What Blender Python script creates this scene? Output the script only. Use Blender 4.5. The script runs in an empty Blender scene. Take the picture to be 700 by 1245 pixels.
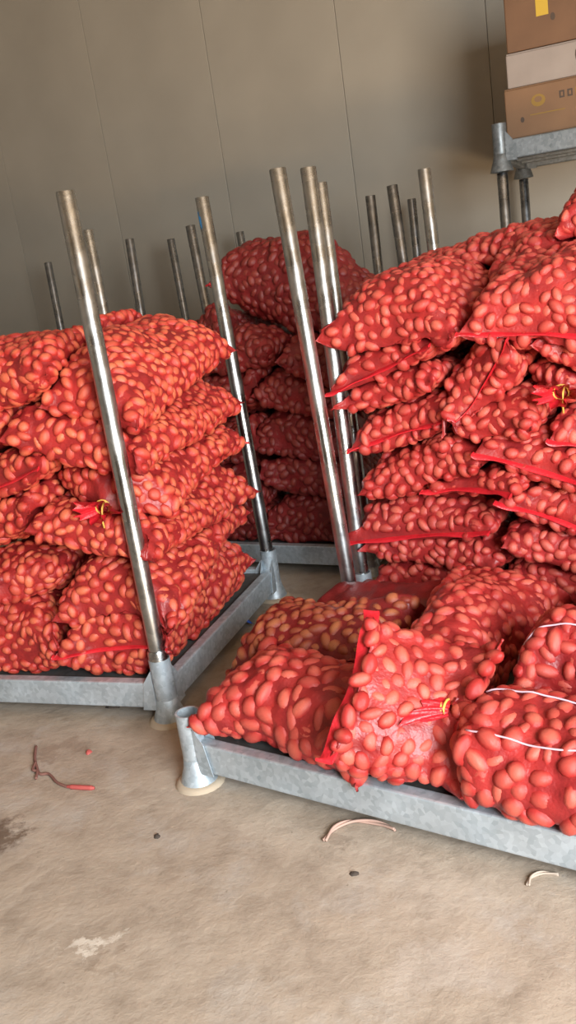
import bpy, math, random
import numpy as np
from mathutils import Vector, Matrix, Quaternion
from mathutils.bvhtree import BVHTree

random.seed(7)
rng = np.random.default_rng(11)
S = bpy.context.scene
C = S.collection
PI = math.pi

# ------------------------------------------------------------------ camera
F_PX, PITCH, ROLL, CAM_H = 1077.86, 0.270111, -0.148526, 1.4851
cam_data = bpy.data.cameras.new('camera')
cam = bpy.data.objects.new('camera', cam_data)
C.objects.link(cam)
fw = Vector((0, math.cos(PITCH), -math.sin(PITCH)))
r0 = Vector((1, 0, 0))
u0 = r0.cross(fw)
cr, sr = math.cos(ROLL), math.sin(ROLL)
rt = cr * r0 + sr * u0
up = -sr * r0 + cr * u0
cam.matrix_world = Matrix(((rt.x, up.x, -fw.x, 0), (rt.y, up.y, -fw.y, 0), (rt.z, up.z, -fw.z, CAM_H), (0, 0, 0, 1)))
cam_data.sensor_fit = 'VERTICAL'
cam_data.sensor_height = 24
cam_data.lens = 24 * F_PX / 1245
cam_data.clip_start = 0.05
S.camera = cam

# ------------------------------------------------------------------ world, lights, exposure
W = bpy.data.worlds.new('world')
S.world = W
W.use_nodes = True
wn = W.node_tree.nodes
sky = wn.new('ShaderNodeTexSky')
sky.sky_type = 'NISHITA'
sky.sun_disc = False
sky.sun_elevation = math.radians(50)
sky.sun_rotation = math.radians(120)
W.node_tree.links.new(sky.outputs['Color'], wn['Background'].inputs['Color'])
wn['Background'].inputs['Strength'].default_value = 0.05


def area(name, loc, target, sx, sy, power, col, spread=180):
    d = bpy.data.lights.new(name, 'AREA')
    d.shape = 'RECTANGLE'
    d.size, d.size_y, d.energy, d.color = sx, sy, power, col
    d.spread = math.radians(spread)
    o = bpy.data.objects.new(name, d)
    o.location = loc
    o.rotation_euler = (Vector(target) - Vector(loc)).to_track_quat('-Z', 'Y').to_euler()
    C.objects.link(o)
    return o


# daylight standing in the open loading door behind the camera, and the glow of the sunlit yard in front of it
area('door_daylight', (1.75, -2.0, 1.9), (0.6, 2.6, 0.0), 2.2, 2.2, 235, (0.90, 0.96, 1.0), 140)
area('yard_bounce', (1.75, -3.05, 0.03), (1.75, -2.95, 5.0), 2.6, 1.3, 950, (1.0, 0.70, 0.42))
S.view_settings.view_transform = 'Standard'
S.view_settings.look = 'None'
S.view_settings.gamma = 1.0
S.view_settings.use_curve_mapping = False
S.view_settings.exposure = 0.70


# ------------------------------------------------------------------ materials
def mat(name, base=(0.5, 0.5, 0.5), rough=0.6, metal=0.0):
    m = bpy.data.materials.new(name)
    m.use_nodes = True
    p = m.node_tree.nodes['Principled BSDF']
    p.inputs['Base Color'].default_value = (*base, 1)
    p.inputs['Roughness'].default_value = rough
    p.inputs['Metallic'].default_value = metal
    return m, m.node_tree, p


def N(t, kind, **kw):
    n = t.nodes.new(kind)
    for k, v in kw.items():
        if k in n.inputs:
            n.inputs[k].default_value = v
        else:
            setattr(n, k, v)
    return n


def ramp(t, src, stops):
    r = t.nodes.new('ShaderNodeValToRGB')
    e = r.color_ramp.elements
    while len(e) < len(stops):
        e.new(0.5)
    for q, (p, c) in zip(e, stops):
        q.position = p
        q.color = (*c, 1) if len(c) == 3 else c
    t.links.new(src, r.inputs[0])
    return r


def mixc(t, fac, a, b, mode='MIX'):
    m = t.nodes.new('ShaderNodeMix')
    m.data_type = 'RGBA'
    m.blend_type = mode
    if isinstance(fac, float):
        m.inputs[0].default_value = fac
    else:
        t.links.new(fac, m.inputs[0])
    for i, v in ((6, a), (7, b)):
        if isinstance(v, tuple):
            m.inputs[i].default_value = (*v, 1)
        else:
            t.links.new(v, m.inputs[i])
    return m.outputs[2]


def bump(t, p, src, strength=0.3, dist=0.01):
    b = t.nodes.new('ShaderNodeBump')
    b.inputs['Strength'].default_value = strength
    b.inputs['Distance'].default_value = dist
    t.links.new(src, b.inputs['Height'])
    t.links.new(b.outputs[0], p.inputs['Normal'])


def obj_coords(t):
    return t.nodes.new('ShaderNodeTexCoord').outputs['Object']


def potato_mat(name, c1, c2, c3, side):
    m, t, p = mat(name, rough=0.42)
    oi = t.nodes.new('ShaderNodeObjectInfo')
    r = ramp(t, oi.outputs['Random'], [(0.0, c1), (0.5, c2), (1.0, c3)])
    n = N(t, 'ShaderNodeTexNoise', Scale=55.0, Detail=3.0)
    t.links.new(obj_coords(t), n.inputs['Vector'])
    f = ramp(t, n.outputs['Fac'], [(0.35, (0, 0, 0)), (0.7, (1, 1, 1))])
    c = mixc(t, f.outputs[0], r.outputs[0], tuple(0.72 * x + 0.0 for x in c3))
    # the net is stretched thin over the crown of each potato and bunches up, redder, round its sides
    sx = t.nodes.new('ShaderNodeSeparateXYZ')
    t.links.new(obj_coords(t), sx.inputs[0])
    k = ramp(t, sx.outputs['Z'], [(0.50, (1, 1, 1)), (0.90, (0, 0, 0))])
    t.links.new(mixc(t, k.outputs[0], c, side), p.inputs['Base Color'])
    p.inputs['Specular IOR Level'].default_value = 0.45
    w = N(t, 'ShaderNodeTexVoronoi', Scale=260.0)
    t.links.new(obj_coords(t), w.inputs['Vector'])
    bump(t, p, w.outputs['Distance'], 0.25, 0.002)
    return m


def net_mat(name, c1, c2, rough=0.45):
    m, t, p = mat(name, rough=rough)
    n = N(t, 'ShaderNodeTexNoise', Scale=16.0, Detail=4.0)
    t.links.new(obj_coords(t), n.inputs['Vector'])
    r = ramp(t, n.outputs['Fac'], [(0.35, c1), (0.68, c2)])
    t.links.new(r.outputs[0], p.inputs['Base Color'])
    w = N(t, 'ShaderNodeTexNoise', Scale=110.0, Detail=2.0)
    t.links.new(obj_coords(t), w.inputs['Vector'])
    bump(t, p, w.outputs['Fac'], 0.45, 0.004)
    return m


def galvanised(name, a, b, rough=0.38, metal=0.85, scale=38.0):
    m, t, p = mat(name, rough=rough, metal=metal)
    co = obj_coords(t)
    v = N(t, 'ShaderNodeTexVoronoi', Scale=scale)
    t.links.new(co, v.inputs['Vector'])
    n = N(t, 'ShaderNodeTexNoise', Scale=9.0, Detail=6.0)
    t.links.new(co, n.inputs['Vector'])
    f = mixc(t, 0.68, v.outputs['Color'], n.outputs['Color'])
    bw = t.nodes.new('ShaderNodeRGBToBW')
    t.links.new(f, bw.inputs[0])
    r = ramp(t, bw.outputs[0], [(0.3, a), (0.7, b)])
    t.links.new(r.outputs[0], p.inputs['Base Color'])
    rr = ramp(t, n.outputs['Fac'], [(0.3, (rough - .08,) * 3), (0.75, (rough + .18,) * 3)])
    t.links.new(rr.outputs[0], p.inputs['Roughness'])
    bump(t, p, n.outputs['Fac'], 0.15, 0.003)
    return m


M = {}
M['post'] = galvanised('post_steel', (0.36, 0.37, 0.37), (0.58, 0.59, 0.58), 0.27, 1.0)
M['post_dark'] = galvanised('dark_post_steel', (0.19, 0.20, 0.21), (0.36, 0.37, 0.38), 0.28, 1.0)  # darker steel tone for the posts farther back
M['frame'] = galvanised('frame_steel', (0.35, 0.41, 0.45), (0.58, 0.65, 0.70), 0.46, 0.6, 70.0)
M['frame_shaded'] = galvanised('shaded_frame_steel', (0.13, 0.14, 0.14), (0.24, 0.25, 0.25), 0.5, 0.6, 70.0)  # darker copy of the frame steel, the upper rack's shade put into its colour
M['deck'] = galvanised('deck_steel', (0.045, 0.042, 0.04), (0.09, 0.085, 0.08), 0.7, 0.1)
M['cement'], _t, _p = mat('dried_mud', (0.42, 0.34, 0.25), 0.9)
M['blue_paint'], _t, _p = mat('blue_paint', (0.03, 0.19, 0.42), 0.5)
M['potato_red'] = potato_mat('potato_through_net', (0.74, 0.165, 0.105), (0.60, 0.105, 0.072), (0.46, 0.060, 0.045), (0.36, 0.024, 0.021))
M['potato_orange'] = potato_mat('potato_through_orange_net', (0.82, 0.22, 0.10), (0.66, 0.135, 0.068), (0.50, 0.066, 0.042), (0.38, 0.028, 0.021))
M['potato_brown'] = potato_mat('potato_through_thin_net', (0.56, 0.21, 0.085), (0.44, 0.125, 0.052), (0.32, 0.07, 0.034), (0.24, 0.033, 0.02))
M['potato_shaded'] = potato_mat('shaded_potato_through_net', (0.34, 0.056, 0.038), (0.26, 0.038, 0.027), (0.19, 0.024, 0.019), (0.17, 0.014, 0.013))  # the rear stack's shade is put into this potato colour
M['net_red'] = net_mat('red_netting', (0.20, 0.011, 0.012), (0.34, 0.021, 0.019))
M['net_dark_shaded'] = net_mat('shaded_dark_red_netting', (0.13, 0.008, 0.009), (0.21, 0.013, 0.013))  # dark red net, with the shade over these sacks mixed into its colour
M['hem'] = net_mat('red_hem', (0.46, 0.010, 0.018), (0.62, 0.018, 0.028), 0.4)
M['hem_shaded'] = net_mat('shaded_red_hem', (0.34, 0.010, 0.016), (0.44, 0.016, 0.022), 0.5)  # hem colour darkened to carry the rear stack's shade
M['stripe'], _t, _p = mat('white_stripe', (0.58, 0.40, 0.46), 0.5)
M['yellow_cord'], _t, _p = mat('yellow_cord', (0.72, 0.42, 0.08), 0.6)


# ------------------------------------------------------------------ mesh helpers
class MB:
    def __init__(self):
        self.v, self.f = [], []

    def add(self, vs, fs):
        b = len(self.v)
        self.v += [tuple(map(float, q)) for q in vs]
        self.f += [tuple(b + i for i in q) for q in fs]
        return self

    def box(self, lo, hi, M4=None, bev=0.0):
        x0, y0, z0 = lo
        x1, y1, z1 = hi
        vs = [(x0, y0, z0), (x1, y0, z0), (x1, y1, z0), (x0, y1, z0), (x0, y0, z1), (x1, y0, z1), (x1, y1, z1), (x0, y1, z1)]
        if M4 is not None:
            vs = [tuple(M4 @ Vector(q)) for q in vs]
        return self.add(vs, [(0, 3, 2, 1), (4, 5, 6, 7), (0, 1, 5, 4), (1, 2, 6, 5), (2, 3, 7, 6), (3, 0, 4, 7)])

    def lathe(self, prof, n=20, M4=None, close=False):
        """prof: list of (radius, z) from bottom to top."""
        vs, fs = [], []
        for r, z in prof:
            for k in range(n):
                a = 2 * PI * k / n
                vs.append((r * math.cos(a), r * math.sin(a), z))
        m = len(prof)
        for i in range(m - 1 + (1 if close else 0)):
            i2 = (i + 1) % m
            for k in range(n):
                k2 = (k + 1) % n
                fs.append((i * n + k, i * n + k2, i2 * n + k2, i2 * n + k))
        if M4 is not None:
            vs = [tuple(M4 @ Vector(q)) for q in vs]
        return self.add(vs, fs)

    def tube(self, pts, rad, n=7, flat=1.0):
        P = [Vector(q) for q in pts]
        rad = rad if isinstance(rad, (list, tuple)) else [rad] * len(P)
        vs, fs = [], []
        upv = Vector((0, 0, 1))
        for i, q in enumerate(P):
            d = (P[min(i + 1, len(P) - 1)] - P[max(i - 1, 0)]).normalized()
            a = d.cross(upv if abs(d.z) < 0.95 else Vector((1, 0, 0))).normalized()
            b = a.cross(d)
            for k in range(n):
                t = 2 * PI * k / n
                vs.append(tuple(q + rad[i] * (math.cos(t) * a + flat * math.sin(t) * b)))
        for i in range(len(P) - 1):
            for k in range(n):
                fs.append((i * n + k, i * n + (k + 1) % n, (i + 1) * n + (k + 1) % n, (i + 1) * n + k))
        fs.append(tuple(range(n))[::-1])
        fs.append(tuple((len(P) - 1) * n + k for k in range(n)))
        return self.add(vs, fs)

    def build(self, name, m, parent=None, smooth=None):
        me = bpy.data.meshes.new(name)
        me.from_pydata(self.v, [], self.f)
        me.materials.append(m)
        if smooth is not None:
            me.polygons.foreach_set('use_smooth', [True] * len(me.polygons))
            if smooth > 0:
                me.set_sharp_from_angle(angle=math.radians(smooth))
        me.update()
        o = bpy.data.objects.new(name, me)
        C.objects.link(o)
        if parent is not None:
            o.parent = parent
        return o


def bevel(o, w, seg=2):
    b = o.modifiers.new('bevel', 'BEVEL')
    b.width, b.segments = w, seg
    b.limit_method = 'ANGLE'
    return o


def tag(o, label=None, cat=None, group=None, kind=None):
    if label:
        o['label'] = label
    if cat:
        o['category'] = cat
    if group:
        o['group'] = group
    if kind:
        o['kind'] = kind
    return o


def empty(name, loc, rz=0.0):
    o = bpy.data.objects.new(name, None)
    o.location = loc
    o.rotation_euler = (0, 0, rz)
    o.empty_display_size = 0.1
    C.objects.link(o)
    return o


# ------------------------------------------------------------------ the storeroom
def room():
    m, t, p = mat('dusty_concrete', rough=0.88)
    co = obj_coords(t)
    n1 = N(t, 'ShaderNodeTexNoise', Scale=1.6, Detail=7.0, Roughness=0.62)
    n2 = N(t, 'ShaderNodeTexNoise', Scale=9.0, Detail=9.0, Roughness=0.68)
    n3 = N(t, 'ShaderNodeTexNoise', Scale=70.0, Detail=3.0)
    n4 = N(t, 'ShaderNodeTexNoise', Scale=2.6, Detail=9.0, Roughness=0.68, Distortion=0.25)
    for q in (n1, n2, n3, n4):
        t.links.new(co, q.inputs['Vector'])
    a = ramp(t, n1.outputs['Fac'], [(0.32, (0.32, 0.25, 0.188)), (0.52, (0.39, 0.315, 0.243)), (0.72, (0.45, 0.378, 0.305))])
    b = ramp(t, n2.outputs['Fac'], [(0.3, (0.76, 0.74, 0.72)), (0.52, (1, 1, 1)), (0.75, (1.12, 1.11, 1.10))])
    c = mixc(t, 1.0, a.outputs[0], b.outputs[0], 'MULTIPLY')
    pale = ramp(t, n4.outputs['Fac'], [(0.52, (0, 0, 0)), (0.68, (.8, .8, .8))])
    c = mixc(t, pale.outputs[0], c, (0.43, 0.385, 0.34))
    n5 = N(t, 'ShaderNodeTexNoise', Scale=5.5, Detail=6.0, Roughness=0.7)
    mp = t.nodes.new('ShaderNodeMapping')
    mp.inputs['Location'].default_value = (3.1, 8.7, 0)
    t.links.new(co, mp.inputs['Vector'])
    t.links.new(mp.outputs[0], n5.inputs['Vector'])
    dark = ramp(t, n5.outputs['Fac'], [(0.61, (0, 0, 0)), (0.74, (0.75, 0.75, 0.75))])
    c = mixc(t, dark.outputs[0], c, (0.20, 0.15, 0.105))
    sp = ramp(t, n3.outputs['Fac'], [(0.70, (0, 0, 0)), (0.76, (1, 1, 1))])
    c = mixc(t, sp.outputs[0], c, (0.24, 0.19, 0.14))
    # stains that were trodden into the concrete at a few places
    wob = t.nodes.new('ShaderNodeVectorMath')
    wob.operation = 'MULTIPLY_ADD'
    t.links.new(n2.outputs['Color'], wob.inputs[0])
    wob.inputs[1].default_value = (0.34, 0.34, 0)
    t.links.new(co, wob.inputs[2])
    for (sx, sy, rx, ry, col, amt) in ((-.80, 2.47, .075, .10, (0.13, 0.085, 0.055), .9), (-.74, 2.93, .10, .05, (0.25, 0.18, 0.13), .6), (-.46, 1.96, .085, .03, (0.66, 0.59, 0.50), .8),
                                       (-.40, 1.90, .06, .03, (0.30, 0.23, 0.17), .7), (.18, 2.22, .05, .03, (0.25, 0.19, 0.14), .6), (.36, 1.72, .14, .10, (0.54, 0.48, 0.43), .25)):
        d = t.nodes.new('ShaderNodeVectorMath')
        d.operation = 'SUBTRACT'
        t.links.new(wob.outputs[0], d.inputs[0])
        d.inputs[1].default_value = (sx, sy, 0)
        e = t.nodes.new('ShaderNodeVectorMath')
        e.operation = 'DIVIDE'
        t.links.new(d.outputs[0], e.inputs[0])
        e.inputs[1].default_value = (rx, ry, 1e6)
        ln = t.nodes.new('ShaderNodeVectorMath')
        ln.operation = 'LENGTH'
        t.links.new(e.outputs[0], ln.inputs[0])
        k = ramp(t, ln.outputs['Value'], [(0.55, (amt,) * 3), (1.0, (0, 0, 0))])
        c = mixc(t, k.outputs[0], c, col)
    t.links.new(c, p.inputs['Base Color'])
    bump(t, p, n2.outputs['Fac'], 0.55, 0.014)
    fl = MB().box((-4.2, -2.3, -0.2), (5.2, 9.6, 0)).build('floor', m)
    tag(fl, kind='structure')

    mp_, t, p = mat('painted_panel', rough=0.55)
    co = obj_coords(t)
    n = N(t, 'ShaderNodeTexNoise', Scale=1.3, Detail=5.0)
    n2 = N(t, 'ShaderNodeTexNoise', Scale=24.0, Detail=4.0)
    t.links.new(co, n.inputs['Vector'])
    t.links.new(co, n2.inputs['Vector'])
    a = ramp(t, n.outputs['Fac'], [(0.3, (0.255, 0.228, 0.185)), (0.7, (0.305, 0.273, 0.222))])
    sp = ramp(t, n2.outputs['Fac'], [(0.74, (0, 0, 0)), (0.80, (0.6, 0.6, 0.6))])
    t.links.new(mixc(t, sp.outputs[0], a.outputs[0], (0.25, 0.22, 0.19)), p.inputs['Base Color'])
    bump(t, p, n.outputs['Fac'], 0.12, 0.03)
    rec, _, _ = mat('panel_joint', (0.17, 0.155, 0.135), 0.8)
    plain, _, _ = mat('plain_wall', (0.30, 0.28, 0.25), 0.7)

    ang = math.radians(-25)
    H = 4.4
    T = Matrix.Translation((1.85, 6.2, 0)) @ Matrix.Rotation(ang, 4, 'Z')
    wb = MB().box((-6.6, 0.03, 0), (4.0, 0.22, H)).build('wall_back', rec)
    wb.matrix_world = T
    tag(wb, kind='structure')
    me = MB().box((0.0015, 0.0, 0.0), (0.9985, 0.035, H)).build('panel', mp_, wb)
    bevel(me, 0.003)
    me.location = (-6.14, 0, 0)
    for k in range(1, 10):
        q = me.copy()
        C.objects.link(q)
        q.parent = wb
        q.location = (-6.14 + k, 0, 0)
    for nm, lo, hi in (('wall_left', (-4.4, -2.5, 0), (-4.2, 9.6, H)), ('wall_right', (5.2, -2.5, 0), (5.4, 9.6, H)),
                       ('ceiling', (-4.4, -2.5, H), (5.4, 9.6, H + .2))):
        tag(MB().box(lo, hi).build(nm, plain), kind='structure')
    wf = MB()   # front wall with the open loading door
    wf.box((-4.2, -2.5, 0), (0.4, -2.3, H)).box((3.1, -2.5, 0), (5.2, -2.3, H)).box((0.4, -2.5, 3.1), (3.1, -2.3, H))
    tag(wf.build('wall_front', plain), kind='structure')


room()

# ------------------------------------------------------------------ post pallets
LEG_H, DECK_Z = 0.24, 0.155


def rack(label, origin, ang, wid, dep, z0=0.0, simple=False, fm=None):
    fm = fm or M['frame']
    t = empty('pallet_rack', (origin[0], origin[1], z0), math.radians(ang))
    tag(t, label, 'pallet rack', 'steel post pallets')
    b0, b1, hw = 0.055, 0.152, 0.022

    def beam(lo, hi):
        return bevel(MB().box(lo, hi).build('beam', fm, t), 0.006)
    beam((0.03, -hw, b0), (wid - 0.03, hw, b1))
    beam((0.03, dep - hw, b0), (wid - 0.03, dep + hw, b1))
    beam((-hw, 0.03, b0), (hw, dep - 0.03, b1))
    beam((wid - hw, 0.03, b0), (wid + hw, dep - 0.03, b1))
    bevel(MB().box((hw + .001, hw + .001, 0.112), (wid - hw - .001, dep - hw - .001, 0.134)).build('deck', M['deck'], t), 0.002)
    for k in range(1, 4):
        y = dep * k / 4
        bevel(MB().box((hw + .001, y - 0.02, 0.07), (wid - hw - .001, y + 0.02, 0.111)).build('cross_bar', fm, t), 0.003)
    for sx in (0, 1):
        for sy in (0, 1):
            T = Matrix.Translation((sx * wid, sy * dep, 0))
            lg = MB().lathe([(0.038, 0.045), (0.038, LEG_H), (0.032, LEG_H), (0.032, 0.06), (0.002, 0.06)], 24, T).build('leg', fm, t, 40)
            MB().lathe([(0.036, 0.09), (0.039, 0.088), (0.043, 0.06), (0.056, 0.022), (0.062, 0.0), (0.050, 0.0), (0.036, 0.05)][::-1], 24, T).build('foot', fm, lg, 50)
            MB().lathe([(0.002, 0.0005), (0.078, 0.0005), (0.072, 0.010), (0.063, 0.014), (0.050, 0.014)], 20, T).build('mud_ring', M['cement'], lg, 50) if not simple and z0 == 0 else None
            dx, dy = (1 - 2 * sx), (1 - 2 * sy)
            g = MB()
            x0, y0 = sx * wid, sy * dep
            for (ax, ay) in ((dx, 0), (0, dy)):
                n = Vector((-ay, ax, 0)) * 0.0245
                pts = [Vector((x0, y0, 0)) + Vector((ax, ay, 0)) * d + Vector((0, 0, z)) for d, z in ((0.03, 0.05), (0.085, 0.05), (0.065, 0.154), (0.03, 0.2))]
                th = n * 1.12
                vs = [tuple(q + n) for q in pts] + [tuple(q + th) for q in pts] + [tuple(q - n) for q in pts] + [tuple(q - th) for q in pts]
                g.add(vs, [(0, 1, 2, 3), (7, 6, 5, 4), (0, 4, 5, 1), (1, 5, 6, 2), (2, 6, 7, 3), (11, 10, 9, 8), (12, 13, 14, 15), (9, 13, 12, 8), (10, 14, 13, 9), (11, 15, 14, 10)])
            g.build('gusset', fm, lg)
    return t


POSTS = []


def post(label, base, top, m='post', extra=None, r=0.029):
    """A loose galvanised tube standing in the socket leg of a rack; base and top are 3-D points."""
    b, tp = Vector(base), Vector(top)
    L = (tp - b).length
    q = (tp - b).to_track_quat('Z', 'Y')
    POSTS.append((b.x, b.y, tp.x, tp.y))
    t = bpy.data.objects.new('steel_post', None)
    t.location = b
    t.rotation_mode = 'QUATERNION'
    t.rotation_quaternion = q
    C.objects.link(t)
    tag(t, label, 'post', 'loose steel posts')
    MB().lathe([(0.002, 0.0), (r, 0.0), (r, L - .003), (r - .002, L), (r - .006, L), (r - .006, L - 0.12), (0.002, L - 0.12)], 24).build('tube', M[m], t, 40)
    if extra == 'blue':
        vs, fs = [], []
        for i in range(6):
            for k in range(7):
                a = -2.2 + k * 0.22
                rr = r + 0.0008
                w = 0.5 + 0.5 * math.sin(i * 2.1 + k)
                vs.append((rr * math.cos(a), rr * math.sin(a), L - 0.055 - i * 0.013 - 0.008 * w))
        for i in range(5):
            for k in range(6):
                if (i * 7 + k * 3) % 5:
                    fs.append((i * 7 + k, i * 7 + k + 1, (i + 1) * 7 + k + 1, (i + 1) * 7 + k))
        MB().add(vs, fs).build('paint_mark', M['blue_paint'], t, 0)['label'] = 'blue paint mark'
    if extra == 'sleeve':
        MB().lathe([(r, 0.06), (r + .007, 0.06), (r + .007, 0.205), (r + .004, 0.212), (r, 0.212)], 24).build('sleeve', M['post'], t, 40)
    return t


def frame2(origin, ang):
    a = math.radians(ang)
    return np.array(origin, float), np.array([math.cos(a), math.sin(a)]), np.array([-math.sin(a), math.cos(a)]), a


FRONT = frame2((-0.39, 2.43), -36.3)
RIGHT = frame2((0.262, 3.42), -36.3)
LEFT = frame2((-0.52, 2.86), -21.0)
REAR = frame2((0.35, 4.0), -30.7)


def corner(fr, u, v):
    q = fr[0] + fr[1] * u + fr[2] * v
    return (float(q[0]), float(q[1]))


rack('pallet rack in the foreground with an empty socket at its near corner', FRONT[0], -36.3, 1.32, 1.0)
rack('pallet rack under the tall sack stack behind the foreground rack', RIGHT[0], -36.3, 1.30, 1.05)
rack('pallet rack under the orange-red stack behind the nearest leaning post', corner(LEFT, -1.30, 0), -21.0, 1.30, 1.12)
rack('dim pallet rack under the rear stack, in the gap between the others', corner(REAR, -1.31, 0), -30.7, 1.31, 1.0)
rack('empty pallet rack near the wall behind the orange-red stack', (-1.84, 6.40), -18.6, 1.10, 0.845, simple=True)
rack('pallet rack near the wall behind the rear stack', (-0.374, 5.782), -23.7, 1.20, 0.98, simple=True)
rack('lower pallet rack carrying the upper rack by the wall', (1.40, 5.0), -23.0, 1.25, 1.0, simple=True)
rack('upper pallet rack holding the cardboard boxes near the wall', (1.40, 5.0), -23.0, 1.25, 1.0, z0=1.79, fm=M['frame_shaded'])

PB = 0.062
post('thick steel post nearest the camera, at the corner of the orange-red stack', (-0.52, 2.86, PB), (-0.5215, 2.86, 1.79), extra='sleeve')
post('steel post with a blue paint mark near its top', (*corner(LEFT, 0.0, 1.12), PB), (-0.160, 3.90, 1.80), extra='blue')
post('pale steel post in the middle, back corner of the foreground rack', (*corner(FRONT, 0.0, 1.0), PB), (0.137, 3.22, 1.80))
post('bright steel post at the front corner of the tall stack, beside its sack ears', (*corner(RIGHT, 0, 0), PB), (0.256, 3.42, 1.808))
post('thin steel post just behind the bright post, in front of the rear stack', (*corner(REAR, 0, 0), PB), (0.342, 4.0, 1.795))
post('steel post rising behind the tall stack, tallest of the four in a row there', (*corner(RIGHT, 0, 1.05), PB), (0.824, 4.18, 1.803))
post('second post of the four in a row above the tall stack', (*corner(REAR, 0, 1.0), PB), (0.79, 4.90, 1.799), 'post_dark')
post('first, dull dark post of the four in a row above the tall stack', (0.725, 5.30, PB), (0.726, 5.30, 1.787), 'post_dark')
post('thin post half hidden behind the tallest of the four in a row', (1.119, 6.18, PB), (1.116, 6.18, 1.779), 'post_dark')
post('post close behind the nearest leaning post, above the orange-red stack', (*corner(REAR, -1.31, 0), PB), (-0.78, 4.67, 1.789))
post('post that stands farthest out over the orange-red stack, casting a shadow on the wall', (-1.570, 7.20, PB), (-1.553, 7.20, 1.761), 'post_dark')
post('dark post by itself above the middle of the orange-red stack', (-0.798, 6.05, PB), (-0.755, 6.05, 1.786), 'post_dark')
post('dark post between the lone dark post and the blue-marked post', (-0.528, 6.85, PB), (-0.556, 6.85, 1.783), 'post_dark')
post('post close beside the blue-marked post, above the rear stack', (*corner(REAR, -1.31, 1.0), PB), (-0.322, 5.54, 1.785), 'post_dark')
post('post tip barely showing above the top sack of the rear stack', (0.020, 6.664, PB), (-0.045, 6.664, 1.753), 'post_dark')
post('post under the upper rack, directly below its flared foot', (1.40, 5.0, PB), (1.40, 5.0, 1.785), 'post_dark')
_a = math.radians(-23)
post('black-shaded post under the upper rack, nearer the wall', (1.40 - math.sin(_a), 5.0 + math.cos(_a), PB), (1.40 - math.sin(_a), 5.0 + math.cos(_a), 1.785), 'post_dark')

# ------------------------------------------------------------------ sacks
CAMS = [Vector((0, 0, CAM_H)), Vector((-0.8, 0.2, CAM_H)), Vector((0.9, 0.1, CAM_H)), Vector((0.0, 0.3, CAM_H + 0.6))]


def rot(axis, a):
    return np.array(Matrix.Rotation(a, 3, axis))


def blur(A, n):
    for _ in range(n):
        B = A.copy()
        B[1:-1] = (A[:-2] + 2 * A[1:-1] + A[2:]) / 4
        A = (np.roll(B, 1, 1) + 2 * B + np.roll(B, -1, 1)) / 4
    return A


class Height:
    """Height map of what a sack can come to rest on."""
    def __init__(self, fr, u0, wid, dep):
        self.c, self.n = 0.01, 380
        c = fr[0] + fr[1] * (u0 + wid / 2) + fr[2] * dep / 2
        self.x0, self.y0 = c[0] - 1.9, c[1] - 1.9
        X, Y = np.meshgrid(self.x0 + (np.arange(self.n) + .5) * self.c, self.y0 + (np.arange(self.n) + .5) * self.c, indexing='ij')
        u = (X - fr[0][0]) * fr[1][0] + (Y - fr[0][1]) * fr[1][1] - u0
        v = (X - fr[0][0]) * fr[2][0] + (Y - fr[0][1]) * fr[2][1]
        rim = np.maximum(np.abs(u - wid / 2) - wid / 2, np.abs(v - dep / 2) - dep / 2)
        self.h = np.where(rim > 0.034, 0.125, np.where(rim > -0.034, 0.158, 0.138))
        self.h0 = self.h.copy()

    @property
    def base(self):
        return self.h0, self.x0, self.y0, self.c, self.n

    def idx(self, x, y):
        i = np.clip(((x - self.x0) / self.c).astype(int), 1, self.n - 2)
        j = np.clip(((y - self.y0) / self.c).astype(int), 1, self.n - 2)
        return i, j

    def get(self, x, y):
        return self.h[self.idx(x, y)]

    def put(self, P):
        i, j = self.idx(P[..., 0].ravel(), P[..., 1].ravel())
        z = P[..., 2].ravel()
        for di in (-1, 0, 1):
            for dj in (-1, 0, 1):
                np.maximum.at(self.h, (i + di, j + dj), z)


class Sack:
    pass


SACKS = []
FACE_SIGN = 1.0


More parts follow.
